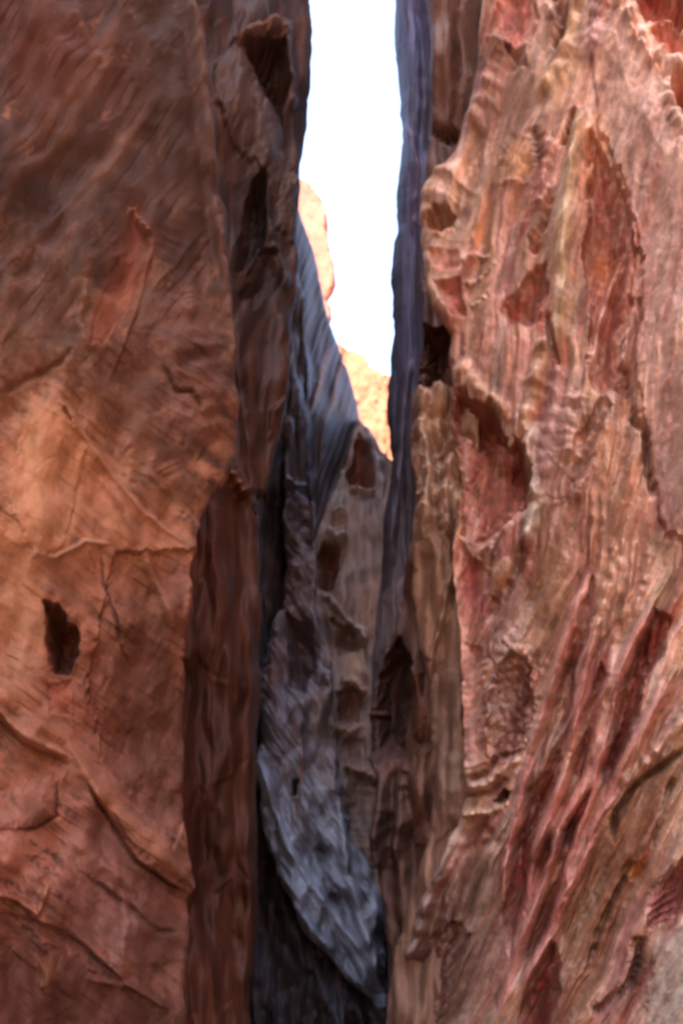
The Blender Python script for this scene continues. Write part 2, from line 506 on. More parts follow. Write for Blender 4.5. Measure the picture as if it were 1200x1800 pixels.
    for q in ([(806, 470), (836, 452), (862, 458)], [(816, 508), (850, 490), (880, 470)], [(826, 548), (846, 540), (866, 520)]):
        F.line(q, 5, 0.05, (200, 165, 145), 0.5)
    F.patch([(828, 408), (850, 398), (856, 432), (838, 438)], 10, -0.03, (172, 112, 68), 0.6)
    F.patch([(902, 235), (928, 258), (942, 300), (920, 330), (886, 322), (878, 296)], 14, -0.05, (186, 132, 92), 0.7)
    F.patch([(880, 330), (932, 330), (930, 390), (890, 400)], 14, -0.04, (184, 124, 100), 0.6)
    F.patch([(935, 425), (957, 465), (925, 490), (905, 520), (878, 552), (892, 585), (952, 577), (962, 520), (962, 478)], 18, -0.22, (144, 72, 60), 0.8, part='hollow')
    F.line([(968, 345), (956, 400), (938, 430), (945, 458)], 7, -0.18)
    F.line([(935, 235), (948, 300)], 9, -0.10, (110, 82, 72), 0.6)
    F.line([(815, 240), (850, 200), (862, 130), (880, 60)], 16, 0.10, (150, 110, 98), 0.5)
    F.patch([(868, -20), (936, -20), (948, 40), (935, 82), (905, 92), (878, 60)], 18, -0.14, (156, 84, 76), 0.8, part='hollow')
    F.patch([(886, 85), (926, 85), (928, 122), (893, 132)], 10, -0.14, (100, 68, 62), 0.7)
    F.line([(972, -20), (988, 45), (976, 92)], 9, -0.24, (92, 66, 62), 0.6, part='crack')
    F.line([(962, 15), (970, 40)], 8, 0.08, (190, 165, 155))
    F.line([(1030, -40), (1006, 70), (986, 130), (952, 180), (934, 205)], 14, 0.14, (186, 146, 114), 0.8, part='rib')
    F.line([(1066, -40), (1042, 60), (1036, 130)], 18, 0.10, (168, 130, 130), 0.7)
    # pockets at the top right
    F.patch([(1108, -30), (1150, -30), (1210, 20), (1210, 70), (1165, 50), (1135, 62), (1114, 28)], 16, -0.26, (140, 62, 50), 0.85, part='hollow')
    F.patch([(1138, 70), (1170, 52), (1212, 76), (1212, 112), (1165, 92)], 12, -0.14, (176, 98, 86), 0.8, part='hollow')
    F.patch([(1184, 138), (1212, 128), (1212, 232), (1182, 200), (1174, 166)], 12, -0.25, (138, 60, 50), 0.85, part='hollow')
    F.line([(1092, 30), (1130, 92), (1162, 132), (1210, 120)], 18, 0.14, (214, 172, 156), 0.8)
    F.line([(1168, 150), (1176, 210), (1210, 260)], 14, 0.10, (206, 170, 156), 0.7)
    # long red hollow and pale spike
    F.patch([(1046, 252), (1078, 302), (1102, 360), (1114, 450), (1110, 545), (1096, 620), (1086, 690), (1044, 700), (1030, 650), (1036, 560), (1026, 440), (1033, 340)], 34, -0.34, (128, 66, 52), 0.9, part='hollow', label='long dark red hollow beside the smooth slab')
    F.blob(1056, 455, 22, 46, 0.0, (156, 88, 50), 0.6)
    F.line([(1090, 452), (1064, 520), (1046, 600), (1030, 665), (1010, 765)], 6, 0.10, (196, 146, 132), 0.7, part='rib')
    F.line([(1022, 192), (1014, 280), (1000, 360), (992, 450), (986, 560), (976, 650)], 15, 0.20, (186, 160, 130), 0.8, part='rib', label='pale tan spike of rock')
    F.line([(1009, 198), (998, 240), (986, 264)], 6, -0.26, (70, 58, 54), 0.4, part='crack')
    F.line([(1041, 236), (1034, 305)], 5, -0.20, part='crack')
    F.line([(970, 250), (958, 320), (948, 380)], 12, 0.10, (180, 128, 116), 0.6)
    # big red hollow under its lip
    F.line([(793, 672), (818, 660), (846, 694), (870, 716), (900, 745)], 12, 0.12, (202, 160, 132), 0.8, part='ledge')
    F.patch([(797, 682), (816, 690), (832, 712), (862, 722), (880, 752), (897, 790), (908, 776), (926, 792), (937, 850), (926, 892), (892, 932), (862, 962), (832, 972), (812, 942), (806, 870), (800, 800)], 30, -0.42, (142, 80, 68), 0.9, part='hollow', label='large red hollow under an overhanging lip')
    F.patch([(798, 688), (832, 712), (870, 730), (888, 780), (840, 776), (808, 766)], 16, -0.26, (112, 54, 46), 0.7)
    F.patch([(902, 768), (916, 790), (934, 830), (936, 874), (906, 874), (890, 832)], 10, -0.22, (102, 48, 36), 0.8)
    F.line([(947, 742), (930, 800), (935, 850), (946, 890), (936, 930), (920, 975)], 10, 0.18, (186, 168, 152), 0.8, part='rib')
    F.line([(962, 596), (952, 650), (938, 700), (926, 740), (920, 778)], 13, 0.16, (188, 150, 120), 0.8, part='rib')
    F.line([(988, 636), (976, 700), (966, 750), (950, 800), (960, 850)], 15, 0.10, (172, 134, 126), 0.6)
    F.line([(964, 560), (970, 620), (985, 650)], 5, -0.14, part='crack')
    F.line([(1012, 690), (1000, 760), (1004, 820)], 14, 0.10, (196, 152, 138), 0.6)
    F.patch([(1010, 770), (1060, 700), (1080, 720), (1050, 800), (1030, 860), (1004, 850)], 16, -0.14, (128, 72, 60), 0.7, part='hollow')
    F.line([(1075, 700), (1040, 760), (1010, 820)], 6, 0.06, (186, 140, 126), 0.6)
    F.line([(1050, 800), (1030, 850), (1010, 890)], 6, 0.08, (186, 140, 126), 0.6)
    F.line([(905, 925), (870, 945), (848, 958), (828, 992)], 10, 0.10, (196, 152, 138), 0.75, part='rib')
    F.line([(900, 900), (860, 930), (835, 940)], 8, 0.06, (160, 100, 92), 0.5)
    F.patch([(806, 950), (830, 975), (852, 1000), (846, 1080), (820, 1112), (806, 1080), (800, 1000)], 14, -0.12, (152, 78, 70), 0.8, part='hollow')
    F.line([(866, 972), (856, 1010), (852, 1045)], 5, -0.14, (80, 54, 50), 0.4)
    F.patch([(858, 1000), (902, 985), (912, 1010), (882, 1062), (860, 1050)], 14, 0.06, (202, 158, 132), 0.75)
    F.line([(925, 960), (905, 1020), (870, 1060), (862, 1100)], 8, -0.12, (110, 84, 74), 0.5)
    F.patch([(868, 1090), (920, 1020), (935, 1060), (925, 1150), (880, 1200), (862, 1150)], 25, 0.12, (162, 128, 116), 0.7, part='slab')
    F.line([(806, 930), (800, 1000), (806, 1100), (813, 1200), (811, 1260), (816, 1355)], 8, 0.12, (196, 140, 118), 0.75, part='rib')
    F.patch([(814, 1130), (850, 1140), (852, 1200), (857, 1270), (862, 1332), (820, 1352), (812, 1270)], 14, -0.10, (172, 116, 104), 0.75, part='hollow')
    for i in range(15):
        yy = 1165 + i * 13
        F.line([(816, yy + 8), (838, yy + 4), (862, yy - 6)], 3.6, 0.004, (196, 146, 128), 0.4)
    F.patch([(862, 1200), (900, 1150), (932, 1160), (938, 1250), (922, 1310), (872, 1342), (858, 1280)], 18, -0.24, (118, 76, 66), 0.75, part='hollow')
    kk = sstep(0, 1, np.exp(-((X - 905) / 45) ** 2 - ((Y - 1240) / 110) ** 2) * 1.6)
    F.H += 0.10 * kk * (1 - k1)
    for pts, h in (([(815, 1372), (850, 1360), (882, 1330), (925, 1318)], -0.16), ([(815, 1402), (860, 1390), (900, 1366)], -0.10)):
        F.line(pts, 6, h, (96, 64, 54), 0.5, part='crack')
    F.line([(818, 1386), (860, 1374), (890, 1350), (922, 1332)], 6, 0.10, (196, 160, 130), 0.6)
    F.patch([(866, 1406), (886, 1384), (902, 1390), (886, 1422)], 8, -0.32, (72, 50, 44), 0.7, part='hole')
    F.line([(812, 1436), (860, 1426), (894, 1404)], 6, 0.12, (204, 168, 138), 0.8, part='ledge')
    F.line([(800, 1470), (850, 1455), (870, 1475), (800, 1500)], 10, -0.06, (128, 84, 60), 0.6)
    F.patch([(880, 1422), (912, 1400), (906, 1470), (880, 1550), (850, 1640), (820, 1700), (786, 1760), (800, 1690), (830, 1600), (850, 1520)], 22, 0.05, (158, 128, 112), 0.7, csoft=14)
    F.patch([(760, 1640), (800, 1615), (832, 1640), (800, 1720), (760, 1830), (696, 1830), (722, 1720)], 26, -0.18, (96, 54, 42), 0.75, csoft=16, part='hollow')
    F.line([(800, 1450), (786, 1500), (774, 1540), (754, 1592), (734, 1645), (708, 1700)], 11, 0.24, (132, 106, 97), 0.8, part='rib', label='grey strap of rock curving down to the left')
    F.patch([(735, 1498), (764, 1488), (756, 1560), (735, 1604), (703, 1606), (711, 1540)], 14, 0.05, (160, 114, 88), 0.75)
    F.line([(716, 1590), (735, 1560), (755, 1545)], 6, -0.10, (120, 62, 46), 0.6)
    # long diagonal ribs
    RIB = (200, 136, 124)
    ribs = [
        [(1034, 1000), (1010, 1090), (985, 1170), (960, 1250), (940, 1310), (926, 1370), (910, 1440), (895, 1520), (880, 1590)],
        [(1056, 1085), (1040, 1150), (1026, 1220), (1010, 1290), (990, 1370), (976, 1420), (955, 1470), (940, 1530), (925, 1590), (900, 1650)],
        [(1086, 1130), (1070, 1190), (1055, 1250), (1045, 1310), (1030, 1370), (1010, 1420), (985, 1452), (976, 1500), (960, 1545), (940, 1592), (920, 1645), (905, 1690), (888, 1745), (866, 1810)],
        [(1152, 1055), (1116, 1130), (1086, 1190), (1076, 1250), (1065, 1300), (1046, 1370), (1030, 1430), (1014, 1480), (998, 1530), (985, 1570), (970, 1605)],
        [(1192, 1170), (1152, 1240), (1120, 1300), (1092, 1350), (1076, 1390), (1056, 1430), (1036, 1480), (1020, 1520), (1000, 1550), (980, 1600), (966, 1640), (952, 1668), (932, 1705), (914, 1750)],
    ]
    reds = [
        [(1040, 1015), (1046, 1050), (1032, 1130), (1008, 1200), (1000, 1270), (985, 1290), (978, 1220)],
        [(1056, 1170), (1070, 1190), (1050, 1290), (1020, 1370), (1008, 1360), (1030, 1270)],
        [(1128, 1120), (1150, 1100), (1136, 1160), (1122, 1260), (1096, 1330), (1060, 1400), (1058, 1340), (1078, 1250)],
        [(1150, 1070), (1176, 1090), (1165, 1160), (1135, 1200), (1120, 1150)],
        [(886, 1600), (902, 1470), (940, 1450), (936, 1540), (920, 1610), (895, 1690)],
        [(945, 1500), (965, 1470), (975, 1490), (955, 1545), (930, 1610), (918, 1600)],
        [(990, 1520), (1002, 1540), (985, 1620), (955, 1665), (925, 1690), (940, 1620)],
        [(1020, 1410), (1042, 1385), (1030, 1430), (1005, 1500), (985, 1530), (996, 1460)],
        [(970, 1630), (985, 1680), (978, 1760), (962, 1830), (900, 1830), (925, 1740)],
        [(930, 1390), (985, 1320), (975, 1400), (945, 1450), (915, 1470)],
    ]
    for q in reds:
        F.patch(q, 14, -0.20, (122, 52, 42), 0.9, part='hollow')
    for q in ribs:
        F.line(q, 9.5, 0.24, RIB, 0.95, 1.0, part='rib', sharp=True)
    for i, q in enumerate([[(1000, 1180), (985, 1250), (962, 1330), (945, 1400)], [(1062, 1020), (1052, 1100), (1040, 1160)], [(1080, 950), (1072, 1030), (1060, 1090)],
                           [(1098, 930), (1092, 1010), (1080, 1080), (1070, 1130)], [(1118, 950), (1105, 1040), (1092, 1110)], [(1055, 760), (1046, 840), (1040, 920), (1034, 1000)],
                           [(1070, 780), (1062, 870), (1054, 960)], [(1140, 960), (1130, 1030), (1112, 1090)], [(1020, 1280), (1000, 1330), (985, 1380)], [(1075, 1180), (1050, 1300), (1020, 1390)]]):
        F.line(q, 5.5, 0.075, (190, 142, 118), 0.6, part='rib' if i % 2 == 0 else None)
    F.line([(1215, 1250), (1180, 1290), (1140, 1330), (1105, 1365), (1088, 1390)], 12, 0.16, (206, 158, 138), 0.8, part='rib')
    F.line([(1215, 1312), (1150, 1352), (1112, 1382), (1082, 1422), (1074, 1485)], 6, -0.20, (96, 66, 50), 0.5, part='crack')
    F.line([(1112, 1495), (1094, 1552), (1070, 1592), (1050, 1650), (1028, 1710)], 7, -0.20, (84, 56, 44), 0.5, part='crack')
    F.patch([(1102, 1512), (1130, 1505), (1128, 1545), (1105, 1550)], 8, -0.08, (176, 108, 50), 0.7)
    F.line([(1180, 1360), (1160, 1440), (1140, 1490)], 5, -0.10, (110, 80, 60), 0.5)
    F.patch([(1160, 1400), (1215, 1380), (1215, 1490), (1165, 1530), (1140, 1560), (1140, 1500)], 20, 0.06, (190, 150, 130), 0.65, csoft=16)
    F.patch([(1132, 1575), (1180, 1520), (1215, 1495), (1215, 1590), (1170, 1625), (1136, 1630)], 16, -0.18, (142, 76, 74), 0.8, part='hollow')
    for i in range(4):
        F.line([(1134, 1590 + i * 14), (1160, 1580 + i * 12), (1190, 1560 + i * 16)], 4, 0.05, (180, 112, 104), 0.6)
    F.patch([(1040, 1830), (1060, 1720), (1090, 1640), (1120, 1572), (1132, 1640), (1100, 1745), (1074, 1830)], 20, 0.0, (152, 100, 94), 0.7)
    F.line([(1124, 1640), (1118, 1700), (1104, 1745)], 10, -0.26, (84, 50, 46), 0.6, part='crack')
    F.line([(1040, 1775), (1075, 1750), (1100, 1735)], 8, -0.14, (100, 60, 54), 0.5)
    F.patch([(1150, 1655), (1215, 1600), (1240, 1640), (1240, 1860), (1120, 1860), (1140, 1720)], 25, 0.14, (190, 172, 160), 0.8, part='slab', csoft=14, label='pale grey slab at the foot of the wall')
    F.line([(1108, 716), (1114, 745), (1130, 765), (1140, 830), (1144, 880)], 6, -0.20, (100, 76, 66), 0.5, part='crack')
    F.line([(1096, 640), (1102, 700)], 8, -0.10, (130, 80, 62), 0.6)
    F.line([(1112, 545), (1100, 610), (1090, 650)], 7, 0.08, (216, 176, 162), 0.8)
    streak_right(F)

def streak_right(F):
    X, Y = F.X, F.Y
    U = X + np.interp(Y, [-200, 0, 350, 550, 800, 1000, 1400, 1950], [-60, 0, 110, 150, 180, 222, 410, 690])
    F.shade(1 + 0.16 * fbm(U / 12 + 3, Y / 190, 171, 3, 0.5) + 0.24 * fbm(X / 16, Y / 20, 172, 5, 0.65))
    m = fbm(U / 34, Y / 95, 173, 4, 0.6) + 0.45 * fbm(X / 9, Y / 11, 174, 3, 0.6) + 0.35 * np.exp(-((X - 880) / 75) ** 2) * sstep(640, 420, Y)
    F.C += (lin((108, 76, 64)) - F.C) * (0.45 * sstep(0.12, 0.75, m))[..., None]
    F.C += (lin((214, 178, 162)) - F.C) * (0.32 * sstep(-0.25, -0.8, m))[..., None]

def paint_left(F):
    X, Y = F.X, F.Y
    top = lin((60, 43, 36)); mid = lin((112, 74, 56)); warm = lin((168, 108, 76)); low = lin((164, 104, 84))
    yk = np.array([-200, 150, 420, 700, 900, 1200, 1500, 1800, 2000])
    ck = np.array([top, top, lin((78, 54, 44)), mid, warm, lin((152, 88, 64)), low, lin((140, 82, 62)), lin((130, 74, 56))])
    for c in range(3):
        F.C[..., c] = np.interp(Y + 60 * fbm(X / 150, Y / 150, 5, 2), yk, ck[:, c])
    # bedding: rises to the right above, falls to the right below
    a = X * 0.80 + Y * 0.60          # across "/" bedding
    b = X * 0.60 - Y * 0.80
    a2 = Y * 0.80 - X * 0.60         # across "\" bedding
    b2 = Y * 0.60 + X * 0.80
    w = sstep(560, 760, Y + 0.3 * X + 50 * fbm(X / 90, Y / 90, 6, 3))
    s1 = fbm(a / 26, b / 190, 41, 5, 0.62); s2 = fbm(a2 / 24, b2 / 200, 42, 5, 0.62)
    st = s1 * (1 - w) + s2 * w
    r = ridged(a / 60, b / 330, 43, 3) * (1 - w) + ridged(a2 / 52, b2 / 300, 44, 3) * w
    fin = fbm(a / 7, b / 80, 45, 4, 0.6) * (1 - w) + fbm(a2 / 7, b2 / 80, 46, 4, 0.6) * w
    mod = sstep(-0.25, 0.45, fbm(X / 95, Y / 95, 55, 3))
    b1, t1 = beds(a / 21, b / 240, 56); b2_, t2 = beds(a2 / 19, b2 / 240, 57)
    c1, u1 = beds(a / 6.5, b / 120, 58); c2, u2 = beds(a2 / 6, b2 / 120, 59)
    bed = b1 * (1 - w) + b2_ * w; bedt = t1 * (1 - w) + t2 * w
    bed_f = c1 * (1 - w) + c2 * w; bedt_f = u1 * (1 - w) + u2 * w
    F.H += mod * (0.024 * bed + 0.006 * bed_f) + 0.006 * st + 0.004 * r + 0.20 * fbm(X / 130, Y / 200, 47, 3)
    f1, f2, cid = worley(X / 95 + 0.5 * fbm(X / 70, Y / 70, 48, 3), Y / 120 + 0.5 * fbm(X / 70, Y / 70, 49, 3), 50)
    F.H += 0.024 * (cid - 0.5) * sstep(0.0, 0.14, f2 - f1)
    F.low = 0.15 * fbm(X / 130, Y / 200, 47, 3); F.calm = 0.3
    g1, g2, gid = worley((a * (1 - w) + a2 * w) / 34, (b * (1 - w) + b2 * w) / 120, 51)
    F.H += 0.004 * (gid - 0.5) * sstep(0.0, 0.12, g2 - g1)
    F.shade(1 + 0.40 * st + 0.20 * r + 0.16 * fin + 0.30 * bedt * mod + 0.22 * bedt_f * mod + 0.20 * (cid - 0.5) + 0.22 * (gid - 0.5) + 0.22 * fbm(X / 55, Y / 70, 52, 4))
    # darker desert varnish in blotches
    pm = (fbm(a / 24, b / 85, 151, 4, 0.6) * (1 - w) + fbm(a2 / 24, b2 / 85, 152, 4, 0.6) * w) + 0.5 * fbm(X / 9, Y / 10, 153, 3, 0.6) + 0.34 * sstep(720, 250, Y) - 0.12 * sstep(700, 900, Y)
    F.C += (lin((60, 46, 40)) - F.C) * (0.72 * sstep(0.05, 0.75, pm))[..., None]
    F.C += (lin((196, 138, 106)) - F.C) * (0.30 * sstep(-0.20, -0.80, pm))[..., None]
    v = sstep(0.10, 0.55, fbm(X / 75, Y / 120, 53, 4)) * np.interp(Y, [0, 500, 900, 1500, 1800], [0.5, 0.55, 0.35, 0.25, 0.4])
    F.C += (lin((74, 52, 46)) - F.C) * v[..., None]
    # stains, with the lit and dark planes of the face painted in
    for x0, y0, rx, ry, col, a_ in ((270, 1260, 75, 190, (108, 68, 50), 0.7), (40, 1120, 60, 190, (190, 134, 98), 0.45), (60, 1330, 70, 60, (182, 118, 88), 0.5),
                                    (300, 720, 80, 130, (118, 76, 64), 0.5), (60, 1740, 130, 80, (112, 62, 44), 0.6), (220, 1010, 90, 60, (172, 106, 78), 0.5),
                                    (250, 300, 120, 200, (92, 62, 54), 0.5), (20, 560, 60, 80, (108, 76, 62), 0.4), (230, 1640, 90, 60, (150, 104, 96), 0.4),
                                    (330, 620, 60, 120, (122, 78, 66), 0.4), (60, 60, 90, 110, (110, 62, 52), 0.4), (300, 1700, 50, 100, (140, 98, 84), 0.4)):
        F.blob(x0, y0, rx, ry, 0, col, a_)
    # broad tilted planes of the face, their light and shade also painted as colour
    F.patch([(205, 965), (345, 968), (332, 1440), (300, 1490), (180, 1335), (150, 1200)], 60, -0.16, (116, 68, 48), 0.55, csoft=36)
    F.line([(30, 1250), (120, 1330), (220, 1440), (340, 1550)], 42, 0.16, (178, 110, 78), 0.4)
    F.line([(-20, 700), (60, 640), (130, 600)], 40, 0.10, (120, 80, 62), 0.3)
    F.line([(330, 560), (350, 680), (380, 780)], 34, 0.12, (124, 80, 66), 0.3)
    for q in ([(0, 300), (120, 180), (210, 40)], [(60, 480), (180, 330), (300, 130)], [(20, 620), (120, 520), (170, 440)], [(150, 330), (240, 230), (290, 140)], [(250, 560), (300, 430), (330, 330)], [(280, 700), (330, 560), (345, 470)]):
        F.line(q, 15, 0.035, (116, 82, 66), 0.5)
    for q in ([(30, 360), (110, 300), (170, 190)], [(120, 400), (200, 330), (250, 260)], [(250, 260), (270, 180), (300, 100)], [(290, 470), (310, 400)], [(100, 620), (150, 560)], [(320, 660), (350, 620)]):
        F.line(q, 22, -0.05, (56, 42, 38), 0.55)
    for poly, col, a_ in (([(60, 340), (130, 300), (150, 360), (90, 420), (50, 400)], (46, 35, 31), 0.7), ([(210, -20), (330, -20), (350, 200), (300, 330), (240, 250)], (56, 43, 38), 0.5),
                          ([(130, 650), (230, 620), (300, 700), (270, 790), (190, 760)], (84, 56, 44), 0.6), ([(270, 780), (350, 770), (360, 880), (320, 910), (270, 880)], (92, 60, 46), 0.6),
                          ([(210, 1060), (325, 1060), (322, 1420), (280, 1440), (210, 1330)], (100, 60, 43), 0.55), ([(-20, 1690), (160, 1700), (310, 1770), (310, 1960), (-20, 1960)], (92, 52, 38), 0.6),
                          ([(0, 190), (60, 140), (110, 60), (60, -20), (-20, -20)], (74, 46, 38), 0.5), ([(0, 500), (90, 440), (170, 470), (130, 600), (20, 640)], (88, 64, 52), 0.5),
                          ([(150, 1640), (230, 1600), (330, 1650), (330, 1710), (240, 1710)], (158, 112, 98), 0.45), ([(150, 830), (200, 850), (300, 945), (335, 975), (250, 985), (170, 930)], (190, 128, 94), 0.55),
                          ([(-20, 1010), (60, 1000), (72, 1100), (60, 1230), (-20, 1220)], (202, 146, 108), 0.5)):
        F.patch(poly, 40, 0.0, col, a_, csoft=34)
    # upper face
    F.blob(110, 130, 120, 120, 0, (104, 62, 52), 0.45)
    F.line([(0, 350), (60, 290), (120, 230), (170, 150), (200, 90)], 12, 0.05, (106, 74, 62), 0.5, part='rib')
    F.line([(0, 480), (50, 420), (110, 370), (170, 300)], 14, 0.05, (104, 72, 60), 0.4)
    F.line([(125, 20), (160, 80), (190, 140)], 7, 0.05, (116, 80, 66), 0.4)
    F.line([(335, -20), (352, 100), (366, 220), (382, 330)], 10, 0.12, (112, 80, 68), 0.6, part='rib')
    F.line([(310, -20), (330, 120), (348, 260), (372, 400), (398, 520)], 10, -0.14, (78, 52, 46), 0.4)
    F.line([(372, 330), (395, 450), (410, 580), (414, 660)], 9, 0.12, (118, 80, 68), 0.6, part='rib')
    F.line([(120, 380), (60, 410), (100, 330)], 20, -0.08, (76, 48, 42), 0.5)
    F.patch([(232, 362), (250, 385), (266, 415), (264, 470), (246, 522), (216, 560), (182, 612), (148, 612), (174, 540), (205, 450)], 26, -0.05, (138, 70, 52), 0.65, csoft=24, part='hollow', label='bright red scar where the face has broken off')
    F.patch([(180, 520), (232, 490), (246, 515), (214, 556), (180, 606), (160, 600)], 20, 0.02, (166, 100, 70), 0.5, csoft=22)
    F.line([(226, 360), (246, 390), (266, 416)], 5, 0.10, (150, 104, 84), 0.7)
    F.edge([(272, 420), (252, 520), (222, 600), (190, 680)], 40, 0.06, (140, 98, 78))
    F.line([(160, 470), (140, 560), (150, 620)], 8, 0.05, (130, 92, 72), 0.5)
    F.line([(320, 560), (336, 540), (330, 500)], 12, 0.05, (130, 88, 74), 0.5)
    F.line([(285, 640), (310, 690), (335, 695), (352, 730)], 3.4, -0.07, (80, 50, 42), 0.5, part='crack')
    F.patch([(302, 690), (332, 700), (352, 740), (372, 780), (348, 800), (320, 790), (300, 740)], 14, 0.06, (132, 92, 82), 0.6, part='slab')
    F.line([(0, 690), (70, 660), (110, 640), (130, 610)], 6, -0.08, (84, 52, 42), 0.4)
    # pale tan slab in the middle and the ridge that bounds it
    F.blob(90, 850, 120, 170, 0.0, (206, 142, 98), 0.5)
    F.patch([(50, 685), (120, 720), (152, 790), (140, 840), (112, 968), (60, 985), (20, 900), (30, 780)], 30, 0.08, (196, 136, 96), 0.75, csoft=22, part='slab', label='pale tan slab in the middle of the left wall')
    F.blob(75, 870, 60, 120, 0.0, (206, 146, 104), 0.4)
    F.line([(215, 770), (235, 800), (228, 850)], 14, 0.04, (170, 112, 76), 0.5)
    F.line([(290, 810), (306, 840), (280, 860)], 16, 0.04, (170, 110, 74), 0.5)
    F.edge([(345, 968), (300, 938), (258, 905), (205, 845), (150, 772), (100, 700)], 60, -0.13)
    F.line([(100, 700), (150, 772), (205, 845), (258, 905), (300, 936), (343, 964)], 8, 0.08, (180, 124, 92), 0.7, part='rib')
    F.line([(170, 830), (215, 890), (250, 960), (285, 1040), (310, 1110)], 9, 0.07, (164, 108, 80), 0.5)
    F.line([(110, 725), (128, 750)], 4, -0.10)
    F.line([(40, 972), (100, 986), (124, 972), (150, 952), (195, 956)], 4.5, 0.05, (186, 142, 118), 0.7, part='vein')
    F.line([(178, 955), (186, 1020), (206, 1090), (216, 1140), (238, 1190)], 3, -0.08, (76, 44, 38), 0.6, part='crack')
    F.edge([(345, 975), (338, 1050), (330, 1130), (328, 1250)], 30, 0.05, (158, 98, 72))
    F.line([(336, 970), (332, 1030), (326, 1090)], 6, 0.06, (186, 118, 86), 0.6)
    # the dark eye-shaped cavity
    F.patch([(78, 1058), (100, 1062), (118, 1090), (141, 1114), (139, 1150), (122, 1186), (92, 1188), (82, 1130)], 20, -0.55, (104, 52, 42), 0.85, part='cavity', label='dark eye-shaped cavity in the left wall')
    F.line([(66, 1030), (110, 1050), (150, 1100), (160, 1160)], 12, 0.06, (140, 80, 58), 0.4)
    F.patch([(80, 1200), (128, 1196), (124, 1262), (88, 1250)], 12, -0.05, (168, 84, 58), 0.7)
    F.line([(200, 1110), (250, 1130), (240, 1230), (210, 1300)], 22, -0.06, (112, 64, 48), 0.5)
    # diagonal ledges below
    F.line([(-20, 1230), (40, 1290), (80, 1312), (122, 1334)], 7, 0.10, (184, 126, 96), 0.7, part='ledge')
    F.edge([(-20, 1246), (40, 1304), (80, 1324), (122, 1346)], 26, -0.10)
    F.line([(60, 1270), (120, 1300), (170, 1390), (220, 1440), (280, 1500), (338, 1560)], 12, 0.09, (174, 112, 80), 0.65, part='ledge')
    F.line([(150, 1378), (190, 1440), (238, 1508), (284, 1544), (338, 1580)], 3.4, -0.10, (84, 52, 44), 0.6, part='crack')
    F.edge([(340, 1578), (284, 1542), (236, 1506), (188, 1438), (150, 1376)], 70, 0.12)
    F.patch([(-20, 1405), (60, 1372), (94, 1358), (99, 1430), (60, 1452), (-20, 1465)], 10, 0.10, (164, 108, 88), 0.7, part='slab')
    F.line([(36, 1458), (64, 1456), (98, 1434), (104, 1368)], 3, -0.09, (84, 52, 44), 0.6, part='crack')
    F.line([(-20, 1566), (30, 1580), (66, 1602), (84, 1556), (62, 1516)], 7, 0.10, (178, 112, 78), 0.7, part='ledge')
    F.edge([(-20, 1600), (60, 1620), (130, 1650), (200, 1715), (270, 1770)], 60, -0.12)
    F.line([(-20, 1596), (60, 1616), (130, 1646), (200, 1712), (262, 1764)], 3, -0.06, (84, 50, 40), 0.5, part='crack')
    F.patch([(112, 1400), (200, 1440), (330, 1592), (338, 1700), (250, 1705), (130, 1622), (110, 1550)], 25, 0.02, (142, 90, 80), 0.65, csoft=18, part='slab', label='pinkish striated slab low on the left wall')
    F.line([(150, 1540), (220, 1590), (280, 1640), (320, 1640)], 6, -0.08, (90, 56, 48), 0.5)
    F.line([(120, 1470), (200, 1530), (270, 1590)], 9, 0.05, (164, 110, 96), 0.5)
    F.line([(210, 1560), (225, 1620), (215, 1690)], 6, 0.04, (168, 120, 104), 0.5)
    F.patch([(-20, 1625), (120, 1668), (200, 1735), (300, 1790), (300, 1960), (-20, 1960)], 25, -0.05, (102, 56, 42), 0.65, csoft=20)
    F.patch([(68, 1690), (100, 1680), (92, 1735), (66, 1745)], 8, 0.05, (158, 96, 60), 0.6)
    F.line([(150, 1720), (240, 1735), (300, 1780)], 7, 0.05, (140, 88, 74), 0.5)

